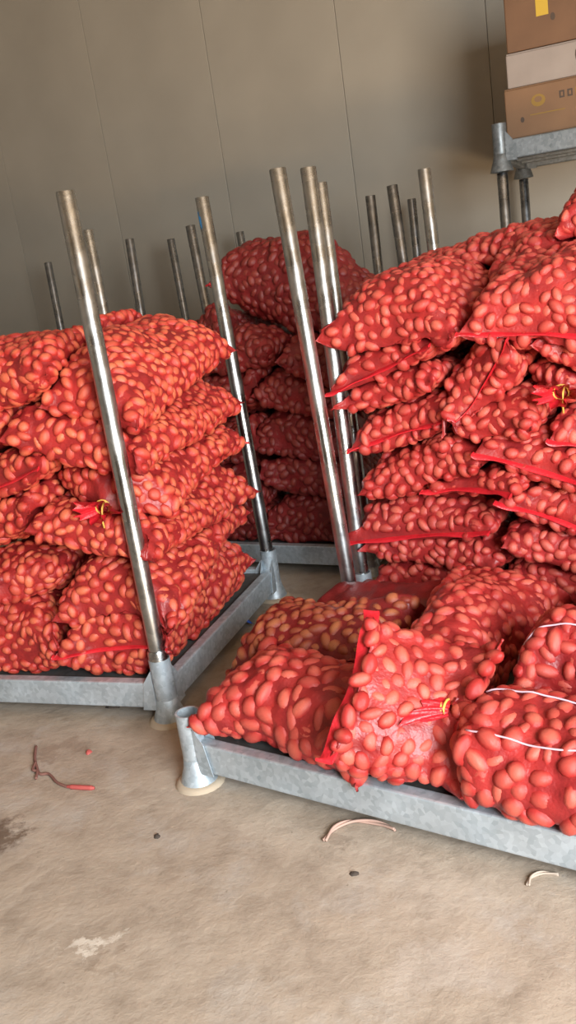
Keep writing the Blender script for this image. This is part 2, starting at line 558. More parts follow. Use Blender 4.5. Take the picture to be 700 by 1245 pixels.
def make_sack(hm, fr, label, u, v, yaw, L, Wd, T, *, z=None, roll=0, pitch=0, ends=('hem', 'hem'), look='red', cell=0.0125,
              stripes=(), group=None, seed=None, tilt=True, droop=0.6, pot=1.0, hang=0.02, flange=0.015):
    k = Sack()
    r = np.random.default_rng(seed if seed is not None else 100 + len(SACKS))
    nS = max(24, int(L / cell * 1.12))
    nT = max(32, int(2.25 * Wd / cell) // 2 * 2)
    sf = np.sign(np.linspace(-1, 1, 4001)) * (1 - (1 - np.abs(np.linspace(-1, 1, 4001))) ** 2.5)
    pf = np.clip(1 - np.abs(sf) ** 4.0, 0, 1) ** 0.36
    arc = np.concatenate([[0], np.cumsum(np.hypot(np.diff(sf) * L / 2, np.diff(pf) * T / 2))])
    nS = max(24, int(arc[-1] / cell))
    s = np.interp(np.linspace(0, arc[-1], nS), arc, sf)[:, None]
    th = (np.linspace(0, 2 * PI, nT, endpoint=False))[None, :]
    q = 4.0
    prof = np.clip(1 - np.abs(s) ** q, 0, 1) ** 0.36
    ph = r.uniform(0, 6, 6)
    lump = 1 + 0.09 * np.sin(3.1 * s + ph[0]) + 0.06 * np.sin(6.3 * s + ph[1])
    h = T / 2 * prof * lump
    h = np.maximum(h, 0.003)
    wm = np.sqrt(np.maximum((0.5 * Wd) ** 2 - 1.15 * h ** 2, (0.3 * Wd) ** 2))
    w = wm * (1 + 0.03 * np.sin(4 * s + ph[2]))
    for e, sg in zip(ends, (-1, 1)):
        if e == 'tied':
            g = np.clip((s * sg - 0.70) / 0.30, 0, 1)
            g = g * g * (3 - 2 * g)
            w = w * (1 - g) + 0.022 * g
            h = h * (1 - g) + np.maximum(h, 0.018) * g
            h = np.where(g > 0.98, 0.018, h)
    ct, st = np.cos(th), np.sin(th)
    e = 0.82
    y = w * np.sign(ct) * np.abs(ct) ** e
    zz = h * np.sign(st) * np.abs(st) ** e
    tt = np.clip(y / np.maximum(w, 1e-4), -1, 1)
    end_in = 0.055 * (1 - tt ** 2) * np.abs(s) ** 6 * L
    for e_, sg in zip(ends, (-1, 1)):
        if e_ == 'tied':
            end_in = np.where(s * sg > 0, 0, end_in)
    x = s * (L / 2) - np.sign(s) * end_in + 0 * th
    bend = 0.02 * np.sin(2.2 * s + ph[3]) + 0.018 * np.sin(1.7 * s + 3 * y + ph[4])
    y = y + 0.018 * np.sin(2.0 * s + ph[5])
    # the free hems hang down a little
    zz = zz + bend - hang * np.abs(s) ** 9
    P = np.stack([x, y + 0 * x, zz + 0 * x], -1)
    a = fr[3] + math.radians(yaw)
    R = rot('Z', a) @ rot('Y', -math.radians(pitch)) @ rot('X', math.radians(roll))
    P = P @ R.T
    c = fr[0] + fr[1] * u + fr[2] * v
    P[..., 0] += c[0]
    P[..., 1] += c[1]
    if z is None:
        half = nT // 2
        bot = slice(half, nT)
        for it in range(2):
            Sup = hm.get(P[..., 0], P[..., 1])
            pb, sb = P[:, bot], Sup[:, bot]
            if it == 0 and tilt:
                core = np.abs(s[:, 0]) < 0.9
                X = np.stack([np.ones(pb[core, :, 0].size), pb[core, :, 0].ravel() - c[0], pb[core, :, 1].ravel() - c[1]], 1)
                co, *_ = np.linalg.lstsq(X, sb[core].ravel(), rcond=None)
                g = np.clip(co[1:], -0.22, 0.22)
                P[..., 2] += g[0] * (P[..., 0] - c[0]) + g[1] * (P[..., 1] - c[1])
        Sup = hm.get(P[..., 0], P[..., 1])
        d = (Sup - P[..., 2])[:, bot]
        core = np.abs(s[:, 0]) < 0.85
        z0 = np.percentile(d[core][:, half // 5: -half // 5], 66)
        P[..., 2] += z0
        d = Sup - P[..., 2]
        db = np.clip(d[:, bot], -0.055, 0.075) * droop
        D = np.concatenate([db[:, ::-1], db], 1)
        P[..., 2] += blur(D, 10)
        low = hm.get(P[..., 0], P[..., 1]) + 0.003
        pen = low - P[..., 2]
        fix = (pen > 0) & (pen < 0.10)
        P[..., 2] = np.where(fix, low, P[..., 2])
        top = P[:, :half][:, ::-1]
        P[:, :half] = np.concatenate([top[..., :2], np.maximum(top[..., 2], P[:, bot][..., 2] + 0.004)[..., None]], -1)[:, ::-1]
        k.z0 = z0
    else:
        P[..., 2] += z
    hm.put(P)
    k.P, k.R, k.s, k.ends, k.look, k.stripes, k.label = P, R, s[:, 0], ends, look, stripes, label
    k.pot, k.seed, k.L, k.nT = pot, r, L, nT
    k.group = group
    k.h = (h * np.ones_like(th)).astype(float)
    k.flange = flange
    k.bare = min(0.024, 0.17 * T)
    k.ear = (np.abs(s) > 0.90) & (np.abs(ct) > 0.80)
    k.dark = look in ('dim', 'dark', 'brown')
    k.cut = hm.get(P[..., 0], P[..., 1]) * 0 if z is not None else None
    k.hm0 = hm.base
    SACKS.append(k)
    print('sack %-70s top %.2f bottom %.2f' % (label[:70], P[..., 2].max(), P[..., 2].min()))
    return k


# potato shapes -----------------------------------------------------
POT = {}


def potato_meshes(key):
    if key in POT:
        return POT[key]
    out = []
    r = np.random.default_rng(5)
    for v in range(4):
        nl, nr = 10, 6
        vs, fs = [(0, 0, -1.0)], []
        for i in range(1, nr):
            p = -PI / 2 + PI * i / nr
            for j in range(nl):
                t = 2 * PI * j / nl
                vs.append((math.cos(p) * math.cos(t), math.cos(p) * math.sin(t), math.sin(p)))
        vs.append((0, 0, 1.0))
        for j in range(nl):
            fs.append((0, 1 + (j + 1) % nl, 1 + j))
        for i in range(nr - 2):
            for j in range(nl):
                b = 1 + i * nl
                fs.append((b + j, b + (j + 1) % nl, b + nl + (j + 1) % nl, b + nl + j))
        b = 1 + (nr - 2) * nl
        for j in range(nl):
            fs.append((b + j, b + (j + 1) % nl, len(vs) - 1))
        A = np.array(vs)
        k1, k2 = r.uniform(-1, 1, 3), r.uniform(0, 6, 3)
        f = 1 + 0.10 * np.sin(1.6 * A[:, 0] + k2[0]) * k1[0] + 0.09 * np.sin(2.1 * A[:, 1] + k2[1]) + 0.06 * np.sin(2.6 * A[:, 2] + k2[2])
        A = A * f[:, None]
        A[:, 1] += 0.12 * k1[1] * (A[:, 0] ** 2 - 0.4)
        me = bpy.data.meshes.new('potato')
        me.from_pydata([tuple(q) for q in A], [], fs)
        me.materials.append(M[key])
        me.polygons.foreach_set('use_smooth', [True] * len(me.polygons))
        out.append((me, A, fs))
    POT[key] = out
    return out


def grid_normals(P):
    du = np.empty_like(P)
    du[1:-1] = P[2:] - P[:-2]
    du[0], du[-1] = P[1] - P[0], P[-1] - P[-2]
    dv = np.roll(P, -1, 1) - np.roll(P, 1, 1)
    n = np.cross(dv, du)
    n = blur(n, 2)
    n /= np.linalg.norm(n, axis=-1, keepdims=True) + 1e-12
    return n


def separate(iters=5):
    """Press neighbouring sacks flat against each other, the racks and the posts instead of letting them run into one another."""
    G = [k.P[::2, ::2].copy() for k in SACKS]
    for it in range(iters):
        trees, lo, hi = [], [], []
        for g in G:
            a, b = g.shape[:2]
            vs = g.reshape(-1, 3).tolist()
            fs = [(i * b + j, i * b + (j + 1) % b, (i + 1) * b + (j + 1) % b, (i + 1) * b + j) for i in range(a - 1) for j in range(b)]
            fs += [tuple(range(b))[::-1], tuple((a - 1) * b + j for j in range(b))]
            c = g.reshape(-1, 3).mean(0)
            t = BVHTree.FromPolygons(vs, fs)
            trees.append((t, 1.0))
            lo.append(g.reshape(-1, 3).min(0))
            hi.append(g.reshape(-1, 3).max(0))
        for i, g in enumerate(G):
            q = g.reshape(-1, 3)
            D = np.zeros_like(q)
            for j in range(len(G)):
                if j == i or (lo[i] > hi[j]).any() or (lo[j] > hi[i]).any():
                    continue
                m = np.nonzero(((q > lo[j]) & (q < hi[j])).all(1))[0]
                t = trees[j][0]
                for n in m:
                    loc, nor, _, dist = t.find_nearest(q[n], 0.09)
                    if loc is None:
                        continue
                    d = np.array(loc) - q[n]
                    if d @ np.array(nor) * SIGN[j] > -0.002:
                        e = np.array(nor) * SIGN[j]
                        D[n] += 0.55 * (d @ e + 0.0035) * e if d @ e > 0 else 0.3 * 0.003 * e
            D = blur(D.reshape(g.shape).transpose(0, 1, 2), 1) if it < iters - 1 else D.reshape(g.shape)
            G[i] = g + D
        for i, k in enumerate(SACKS):
            g = G[i]
            h0, x0, y0, c, n = k.hm0
            ii = np.clip(((g[..., 0] - x0) / c).astype(int), 1, n - 2)
            jj = np.clip(((g[..., 1] - y0) / c).astype(int), 1, n - 2)
            fl = np.max([h0[ii + a, jj + b] for a in (-1, 0, 1) for b in (-1, 0, 1)], 0)
            low = fl + 0.004
            near = (low - g[..., 2] > 0) & (low - g[..., 2] < 0.12)
            g[..., 2] = np.where(near, low, g[..., 2])
            for (px, py, qx, qy) in POSTS:
                f = np.clip(g[..., 2] / 1.8, 0, 1)
                dx, dy = g[..., 0] - (px + (qx - px) * f), g[..., 1] - (py + (qy - py) * f)
                dd = np.hypot(dx, dy) + 1e-6
                rad = np.where(g[..., 2] < 0.27, 0.058, 0.046)
                s_ = np.where(dd < rad, (rad - dd) / dd, 0)
                g[..., 0] += dx * s_
                g[..., 1] += dy * s_
    for k, g in zip(SACKS, G):
        P = k.P
        a, b = P.shape[:2]
        D = g - P[::2, ::2]
        ia = np.arange(a) / 2
        i0 = np.minimum(ia.astype(int), D.shape[0] - 1)
        i1 = np.minimum(i0 + 1, D.shape[0] - 1)
        fa = (ia - i0)[:, None, None]
        E = D[i0] * (1 - fa) + D[i1] * fa
        jb = np.arange(b) / 2
        j0 = jb.astype(int) % D.shape[1]
        j1 = (j0 + 1) % D.shape[1]
        fb = (jb - jb.astype(int))[None, :, None]
        k.P = P + E[:, j0] * (1 - fb) + E[:, j1] * fb
        opp = (b - np.arange(b)) % b
        for row, e in ((0, k.ends[0]), (-1, k.ends[1])):
            if e != 'tied':          # the two layers of the bag are sewn together at the end
                mid = (k.P[row] + k.P[row][opp]) / 2
                k.P[row] = mid + np.clip(k.P[row] - mid, -0.002, 0.002)


SIGN = []


def finish_sacks():
    for k in SACKS:
        n = grid_normals(k.P)
        c = k.P.reshape(-1, 3).mean(0)
        # winding of the faces built from this grid: +1 when their normals look outwards
        SIGN.append(1.0 if ((k.P - c) * n).sum() * FACE_SIGN > 0 else -1.0)
    separate()
    bvhs = []
    for k in SACKS:
        P = k.P[::2, ::2]
        a, b = P.shape[:2]
        vs = [tuple(q) for q in P.reshape(-1, 3)]
        fs = [(i * b + j, i * b + (j + 1) % b, (i + 1) * b + (j + 1) % b, (i + 1) * b + j) for i in range(a - 1) for j in range(b)]
        bvhs.append((vs, fs))
    allv, allf, own = [], [], []
    for i, (vs, fs) in enumerate(bvhs):
        o = len(allv)
        allv += vs
        allf += [tuple(o + x for x in f) for f in fs]
        own += [i] * len(fs)
    tree = BVHTree.FromPolygons(allv, allf)
    total = 0
    for si, k in enumerate(SACKS):
        P = k.P
        nS, nT = P.shape[:2]
        Nn = grid_normals(P)
        cen = P.reshape(-1, 3).mean(0)
        if ((P - cen) * Nn).sum() < 0:
            Nn = -Nn
        r = k.seed
        tied = [sg for e, sg in zip(k.ends, (-1, 1)) if e == 'tied']
        # area of every vertex patch
        du = np.zeros_like(P)
        du[:-1] = P[1:] - P[:-1]
        dv = np.roll(P, -1, 1) - P
        ar = np.linalg.norm(np.cross(du, dv), axis=-1)
        ar[k.h < 0.005] = 0
        ar[k.ear] = 0
        for e_, sg in zip(k.ends, (-1, 1)):
            if e_ == 'hem':
                ar[(k.h < k.bare) & ((k.s * sg) > 0)[:, None]] = 0
        for sg in tied:
            ar[k.s * sg > 0.93] = 0
        pr = (ar / ar.sum()).ravel()
        size = r.uniform(0.95, 1.06) * k.pot
        cand = r.choice(nS * nT, 6000, p=pr)
        pos, nor = [], []
        CP = P.reshape(-1, 3)[cand] + r.normal(0, .003, (len(cand), 3))
        CN = Nn.reshape(-1, 3)[cand]
        keep = np.empty((0, 3))
        dmin = 0.0332 * size
        for p, n in zip(CP, CN):
            if len(keep) and (((keep - p) ** 2).sum(1) < dmin * dmin).any():
                continue
            keep = np.vstack([keep, p])
            nor.append(n)
        vis_p, vis_n = [], []
        for p, n in zip(keep, nor):
            pv, nv = Vector(p), Vector(n)
            if any(math.hypot(p[0] - a_ - (c_ - a_) * p[2] / 1.8, p[1] - b_ - (d_ - b_) * p[2] / 1.8) < (0.075 if p[2] < 0.28 else 0.062) for a_, b_, c_, d_ in POSTS):
                continue
            q = pv + nv * 0.022
            ok = False
            for cm in CAMS:
                d = cm - q
                L = d.length
                if d.dot(nv) / L < -0.12:
                    continue
                hit = tree.ray_cast(q, d / L, L)
                if hit[2] is None or (own[hit[2]] == si and hit[3] < 0.03):
                    ok = True
                    break
            if ok:
                vis_p.append(p)
                vis_n.append(n)
        # bulge the net over the potatoes
        D = np.full(nS * nT, -0.007)
        PF = P.reshape(-1, 3)
        NF = Nn.reshape(-1, 3)
        pots = []
        for p, n in zip(vis_p, vis_n):
            a, b, c = r.uniform(.0245, .0375) * size, r.uniform(.0180, .0240) * size, r.uniform(.0185, .0225) * size
            t1 = np.cross(n, r.normal(size=3))
            t1 /= np.linalg.norm(t1)
            t2 = np.cross(n, t1)
            dl = c - r.uniform(.0075, .0165)
            cc = p - n * dl
            pots.append((cc, t1, t2, n, a, b, c))
            dd = PF - p
            near = np.nonzero((dd * dd).sum(1) < 0.0016)[0]
            if not len(near):
                continue
            dx, dy = dd[near] @ t1 / (a * 1.02), dd[near] @ t2 / (b * 1.02)
            rr = dx * dx + dy * dy
            hh = np.where(rr < 1, c * np.sqrt(np.maximum(1 - rr, 0)) - dl, -0.007)
            hh = np.where(NF[near] @ n > 0.2, hh, -0.007)
            D[near] = np.maximum(D[near], hh)
        edge = np.clip(k.h / 0.014, 0, 1)
        D = blur(D.reshape(nS, nT), 1) - 0.0016
        D = np.clip(D, -0.006, 0.02) * edge
        Q = P + Nn * D[..., None]
        base = np.array([cen[0], cen[1], P[..., 2].min()])
        t = empty('potato_sack', tuple(base))
        tag(t, k.label, 'sack', k.group)
        fs = [(i * nT + j, i * nT + (j + 1) % nT, (i + 1) * nT + (j + 1) % nT, (i + 1) * nT + j) for i in range(nS - 1) for j in range(nT)]
        for i in (0, nS - 1):
            for j in range(nT // 2):
                q = (i * nT + j, i * nT + j + 1, i * nT + (nT - j - 1) % nT, i * nT + (nT - j) % nT)
                fs.append(tuple(dict.fromkeys(q if i else q[::-1])))
        fs = [f for f in fs if len(f) > 2]
        mb = MB()
        mb.v = (Q - base).reshape(-1, 3).tolist()
        mb.f = fs
        mb.build('netting', M['net_dark_shaded' if k.dark else 'net_red'], t, 0)
        key = {'red': 'potato_red', 'orange': 'potato_orange', 'brown': 'potato_brown', 'dim': 'potato_shaded', 'dark': 'potato_shaded'}[k.look]
        shapes = potato_meshes(key)
        if k.look == 'dark':
            pots = []
        for (cc, t1, t2, n, a, b, c) in pots:
            o = bpy.data.objects.new('potato', shapes[int(r.integers(4))][0])
            C.objects.link(o)
            o.parent = t
            m4 = Matrix(((t1[0] * a, t2[0] * b, n[0] * c, cc[0] - base[0]), (t1[1] * a, t2[1] * b, n[1] * c, cc[1] - base[1]),
                         (t1[2] * a, t2[2] * b, n[2] * c, cc[2] - base[2]), (0, 0, 0, 1)))
            o.matrix_local = m4
        total += len(pots)
        # hems at the sewn ends, gathered necks at the tied ends
        for e, i0, i1, sg in ((k.ends[0], 0, 2, -1), (k.ends[1], nS - 1, nS - 3, 1)):
            half = nT // 2
            line = (P[i0, :half + 1] + P[i0, np.r_[0, np.arange(nT - 1, half - 1, -1)]]) / 2 - base
            back = (P[i1, :half + 1] + P[i1, np.r_[0, np.arange(nT - 1, half - 1, -1)]]) / 2 - base
            xdir = k.R @ np.array([sg, 0, 0.0])
            hm_ = M['hem_shaded' if k.dark else 'hem']
            if e == 'hem':
                nst = len(line)
                wv = 0.006 * np.sin(np.linspace(0, 19, nst) + r.uniform(0, 6))
                out = xdir[None, :] + np.array([0, 0, -0.35])[None, :]
                out = out / np.linalg.norm(out)
                side = np.array([0, 0, 1.0]) if abs(xdir[2]) < 0.8 else np.array([1.0, 0, 0])
                rows = []
                for off, th in ((-0.010, 0.004), (0.0, 0.0045), (0.6 * k.flange, 0.003), (k.flange, 0.002)):
                    ctr = line + out * off + side[None, :] * (wv[:, None] * max(off, 0) / 0.02)
                    rows.append((ctr + side * th, ctr - side * th))
                ring = [q[0] for q in rows] + [q[1] for q in rows[::-1]]
                m = len(ring)
                vs = np.stack(ring, 1).reshape(-1, 3)
                fs = [(i * m + j, i * m + (j + 1) % m, (i + 1) * m + (j + 1) % m, (i + 1) * m + j) for i in range(nst - 1) for j in range(m)]
                fs += [tuple(range(m))[::-1], tuple((nst - 1) * m + j for j in range(m))]
                MB().add(vs, fs).build('hem', hm_, t, 60)
            elif e in ('tied', 'plain'):
                if e == 'plain':
                    continue
                cc = Vector(P[i0].mean(0) - base)
                xd = Vector(xdir)
                ax = xd.to_track_quat('Z', 'Y').to_matrix().to_4x4()
                nr, nk = 7, 40
                vs, fs = [], []
                for i in range(nr):
                    f = i / (nr - 1)
                    for j in range(nk):
                        t_ = 2 * PI * j / nk
                        rad = 0.022 + 0.055 * f ** 1.2
                        rad *= 1 + (0.08 + 0.16 * f) * math.sin(11 * t_ + 2 * f) + 0.22 * f * math.sin(3 * t_ + 1) + 0.16 * f * math.sin(5 * t_ + 2.2)
                        vs.append(Matrix.Translation(cc) @ ax @ Vector((rad * math.cos(t_), rad * (0.8 - 0.38 * f) * math.sin(t_), -0.01 + 0.075 * f + 0.016 * math.sin(4 * t_ + 1) * f)))
                for i in range(nr - 1):
                    for j in range(nk):
                        fs.append((i * nk + j, i * nk + (j + 1) % nk, (i + 1) * nk + (j + 1) % nk, (i + 1) * nk + j))
                MB().add(vs, fs).build('gathered_neck', hm_, t, 0)['label'] = 'bright red gathered neck'
                pts = []
                for j in range(15):
                    t_ = 2 * PI * j / 12
                    pts.append(Matrix.Translation(cc) @ ax @ Vector((0.027 * math.cos(t_), 0.025 * math.sin(t_), 0.002 * j / 3)))
                pts += [pts[-1] + xd * 0.02 + Vector((0, 0, -0.02)), pts[-1] + xd * 0.035 + Vector((0, 0, -0.055)), pts[-1] + xd * 0.03 + Vector((0, 0, -0.085))]
                MB().tube(pts, 0.0035, 6).build('tie', M['yellow_cord'], t, 0)['label'] = 'yellow tie cord'
        # pale threads running the length of the bag
        for (fr_, s0, s1) in k.stripes:
            j = int(fr_ * nT) % nT
            ii = [i for i in range(nS) if s0 <= k.s[i] <= s1]
            pts = Q[ii, j] + Nn[ii, j] * 0.006 - base
            pts[1:-1] = (pts[:-2] + pts[1:-1] + pts[2:]) / 3
            MB().tube(pts[::1], 0.0025, 6).build('stripe', M['stripe'], t, 0)['label'] = 'pale woven stripe'
    print('potatoes', total, 'sacks', len(SACKS))


# ---- foreground rack ------------------------------------------------
G = 'potato sacks on the foreground rack'
hm = Height(FRONT, 0, 1.32, 1.0)


def F(label, *a, **kw):
    return make_sack(hm, FRONT, label, *a, group=G, **kw)


F('dark red slack sack lying at the back of the foreground rack', .23, .84, 3, .58, .42, .19, look='dark', ends=('plain', 'plain'))
F('sack with orange-brown potatoes in thin net at the rack side by the pale post', .17, .52, 0, .60, .40, .22, look='brown', ends=('plain', 'plain'))
F('sack at the empty socket corner of the foreground rack', .31, .165, 2, .58, .41, .22, pot=1.22, ends=('plain', 'plain'))
F('sack crosswise behind the upright hemmed sack, its shaded end towards the camera', .640, .64, 87, .80, .42, .28, tilt=False, ends=('plain', 'plain'))
F('sack at the back of the foreground rack under the tall stack', 1.20, .86, 3, .66, .44, .26, ends=('plain', 'plain'))
F('plump sack with a pale stripe behind the tied front sack', 1.22, .49, 3, .74, .46, .31, stripes=((.30, -.95, .95),), ends=('plain', 'plain'))
F('tied front sack with yellow cord and pale stripe at the edge of the foreground rack', 1.235, .125, -2, .84, .44, .27, ends=('tied', 'hem'), pot=1.12, tilt=False,
  stripes=((.22, -.8, .95), (.37, -.75, .2)), hang=-.10)
F('sack with its bright red hem slanting up, leaning on the crosswise sack', .725, .115, 14, .33, .42, .17, z=.325, roll=44, pitch=-16, ends=('hem', 'plain'), hang=-.075, flange=.034)

# ---- tall stack behind it -------------------------------------------
G = 'potato sacks in the tall stack'
hm = Height(RIGHT, 0, 1.30, 1.05)


def T_(label, *a, **kw):
    kw.setdefault('look', 'red')
    kw.setdefault('pot', 0.95)
    return make_sack(hm, RIGHT, label, *a, group=G, **kw)


T_('bottom sack of the tall stack beside the bright post', .29, .40, 90, .86, .55, .19, ends=('plain', 'plain'))
T_('bottom sack of the tall stack away from the bright post', .78, .40, 91, .86, .46, .19, ends=('plain', 'plain'))
T_('second sack from the bottom of the tall stack beside the bright post', .31, .40, 89, .88, .58, .17, ends=('plain', 'plain'))
T_('wide second-course sack behind the sack at the back of the foreground rack', .83, .38, 92, .88, .48, .17, ends=('plain', 'plain'))
T_('third sack from the bottom at the bright post, with a long level hem', .30, .39, 90, .90, .60, .16, ends=('hem', 'plain'))
T_('third-course sack in the tall stack next to the plump striped sack', .85, .38, 88, .88, .46, .16, ends=('hem', 'plain'))
T_('sack with a slanting red hem wedged in the middle of the tall stack', .62, .36, 78, .88, .40, .08, ends=('hem', 'plain'))
T_('fourth-course sack of the tall stack whose ear overlaps the bright post', .30, .38, 91, .88, .54, .175, ends=('plain', 'plain'))
T_('fourth-course sack under the yellow string in the tall stack', .84, .37, 89, .88, .50, .165, ends=('hem', 'plain'))
T_('sack with a red hem rising along its lower front, fifth up at the bright post', .23, .40, 92, .86, .44, .165, ends=('hem', 'plain'))
T_('sack below the sack with a diagonal hem, middle of the tall stack', .62, .38, 86, .88, .36, .16, ends=('plain', 'plain'))
T_('fifth-course sack at the outer edge of the tall stack', .98, .42, 90, .84, .38, .15, ends=('hem', 'plain'))
T_('short thin sack, third from the top at the bright post', .23, .39, 89, .88, .44, .135, ends=('plain', 'plain'))
T_('small tied sack with a yellow string hanging from its bright neck', .85, .40, 92, .76, .30, .12, ends=('tied', 'hem'))
T_('thin sack just under the top sack at the bright post', .22, .38, 91, .90, .46, .135, ends=('hem', 'plain'))
T_('bulging sack with a diagonal hem under the top sacks', .61, .37, 84, .86, .36, .23, roll=-48, ends=('hem', 'plain'))
T_('sack with large pale potatoes under the near top sack', .96, .40, 93, .84, .42, .22, ends=('plain', 'plain'))
T_('plump top sack of the tall stack with its ear beside the bright post', .27, .36, 88, .88, .58, .25, ends=('plain', 'plain'))
T_('plump top sack with a bright hem along its front, tall stack', .77, .36, 93, .88, .52, .26, ends=('hem', 'plain'))
T_('flat sack on top of the tall stack, behind the two plump top sacks', .42, .66, 2, .80, .46, .19, z=1.375, pitch=3, ends=('plain', 'plain'))
T_('highest sack of the tall stack, cut off by the edge of the frame', 1.04, .56, 8, .62, .46, .24, z=1.50, pitch=4, ends=('plain', 'plain'))

# ---- stack behind the nearest leaning post ----------------------------
G = 'potato sacks in the orange-red stack'
hm = Height(LEFT, -1.30, 1.30, 1.12)


def L_(label, *a, **kw):
    kw.setdefault('look', 'orange')
    kw.setdefault('pot', 0.90)
    kw.setdefault('flange', 0.009)
    return make_sack(hm, LEFT, label, *a, group=G, **kw)


L_('bottom sack behind the nearest post, rounded end with a red hem', -0.185, 0.435, 90, .90, .46, .32, ends=('hem', 'plain'))
L_('bottom sack at the frame edge of the orange-red stack', -0.590, 0.435, 90, .90, .44, .32, ends=('plain', 'plain'))
L_('second-course sack behind the nearest post', -0.180, 0.445, 91, .90, .50, .20, ends=('plain', 'plain'))
L_('second-course sack at the frame edge of the orange-red stack', -0.620, 0.435, 89, .90, .46, .19, ends=('tied', 'hem'))
L_('third-course sack beside the nearest post, orange potatoes', -0.170, 0.435, 88, .92, .52, .20, stripes=((.33, -.9, -.2),), ends=('plain', 'plain'))
L_('third-course sack at the frame edge of the orange-red stack', -0.620, 0.435, 91, .90, .48, .19, ends=('plain', 'plain'))
L_('sack with a bright red plastic tuft beside the nearest post', -0.140, 0.465, 90, .84, .46, .18, ends=('tied', 'hem'))
L_('fourth-course sack at the frame edge, dark gap above it', -0.550, 0.425, 92, .92, .50, .17, ends=('hem', 'plain'))
L_('long orange sack one below the top, crossed by the nearest post', -0.180, 0.435, 92, .90, .54, .19, stripes=((.17, -.3, .6),), ends=('plain', 'plain'))
L_('one-below-top sack at the frame edge of the orange-red stack', -0.640, 0.435, 88, .90, .48, .19, ends=('plain', 'plain'))
L_('top sack of the orange-red stack with its ear at the blue-marked post', -0.090, 0.450, 86, .86, .38, .20, ends=('plain', 'plain'))
L_('dusky top sack of the orange-red stack behind the nearest post', -0.480, 0.405, 95, .90, .54, .20, ends=('plain', 'plain'))

# ---- rear stack -------------------------------------------------------
G = 'potato sacks in the dim rear stack'
hm = Height(REAR, -1.31, 1.31, 1.0)


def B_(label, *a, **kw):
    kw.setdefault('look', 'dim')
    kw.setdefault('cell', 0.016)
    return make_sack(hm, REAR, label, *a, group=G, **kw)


B_('bottom sack of the dim rear stack above its pallet beam', -.34, .42, 90, .84, .50, .25, ends=('plain', 'plain'))
B_('bottom rear sack hidden low behind the blue-marked post', -.80, .42, 90, .84, .48, .25, ends=('plain', 'plain'))
B_('second-course sack of the dim rear stack beside the pale post', -.32, .42, 91, .84, .50, .23, ends=('plain', 'plain'))
B_('second-course rear sack close to the blue-marked post', -.78, .42, 89, .84, .48, .23, ends=('plain', 'plain'))
B_('third-course sack of the dim rear stack beside the pale post', -.33, .43, 88, .84, .48, .22, ends=('plain', 'plain'))
B_('third-course rear sack close to the blue-marked post', -.78, .42, 90, .84, .50, .22, ends=('plain', 'plain'))
B_('fourth-course sack of the dim rear stack beside the pale post', -.30, .42, 90, .84, .46, .22, ends=('plain', 'plain'))
B_('fourth-course rear sack close to the blue-marked post', -.75, .42, 92, .84, .50, .22, ends=('plain', 'plain'))
B_('dark rear sack under the top sack, beside the pale post', -.20, .42, 90, .84, .36, .22, ends=('plain', 'plain'))
B_('round-ended rear sack under the hem of the top sack', -.58, .40, 90, .84, .42, .22, ends=('plain', 'plain'))
B_('upper rear sack beside the blue-marked post, rounded shoulder', -.84, .46, 88, .80, .44, .30, ends=('plain', 'plain'))
B_('big dark top sack of the rear stack with a slanting hem', -.31, .40, -8, .88, .56, .44, ends=('hem', 'plain'))

finish_sacks()


# ------------------------------------------------------------------ boxes on the upper rack
def carton_mat(name, a, b):
    m, t, p = mat(name, rough=0.75)
    n = N(t, 'ShaderNodeTexNoise', Scale=6.0, Detail=5.0)
    t.links.new(obj_coords(t), n.inputs['Vector'])
    r = ramp(t, n.outputs['Fac'], [(0.3, a), (0.7, b)])
    t.links.new(r.outputs[0], p.inputs['Base Color'])
    return m


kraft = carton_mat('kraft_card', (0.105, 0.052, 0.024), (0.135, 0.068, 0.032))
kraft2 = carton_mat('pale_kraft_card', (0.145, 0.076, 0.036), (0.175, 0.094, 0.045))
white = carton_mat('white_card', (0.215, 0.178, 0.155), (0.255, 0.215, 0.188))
ink, _, _ = mat('box_ink', (0.05, 0.03, 0.018), 0.7)
yel, _, _ = mat('yellow_tape', (0.42, 0.27, 0.02), 0.45)
yink, _, _ = mat('yellow_ink', (0.21, 0.12, 0.015), 0.7)
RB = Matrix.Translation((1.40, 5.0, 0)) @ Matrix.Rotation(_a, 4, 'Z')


def carton(label, u, v, z, w, d, h, m, rz=0.0):
    t = empty('carton', (0, 0, 0))
    t.matrix_world = RB @ Matrix.Translation((u, v, z)) @ Matrix.Rotation(math.radians(rz), 4, 'Z')
    tag(t, label, 'box', 'boxes on the upper rack')
    bevel(MB().box((0, 0, 0), (w, d, h - .006)).build('body', m, t), 0.006)
    g = 0.0015
    bevel(MB().box((0.003, 0.003, h - .006), (w - .003, d / 2 - g, h)).build('flap', m, t), 0.002)
    bevel(MB().box((0.003, d / 2 + g, h - .006), (w - .003, d - .003, h)).build('flap', m, t), 0.002)
    return t


def plate(t, name, m, x0, x1, z0, z1, th=0.0012):
    return MB().box((x0, -th, z0), (x1, 0.0005, z1)).build(name, m, t)


def blob(t, name, m, cx, cz, rx, rz, n=12, th=0.0012):
    vs = [(cx + rx * math.cos(2 * PI * i / n), -th, cz + rz * math.sin(2 * PI * i / n)) for i in range(n)]
    vs += [(x, 0.0005, z) for x, _, z in vs]
    return MB().add(vs, [tuple(range(n))] + [(i, n + i, n + (i + 1) % n, (i + 1) % n) for i in range(n)]).build(name, m, t)


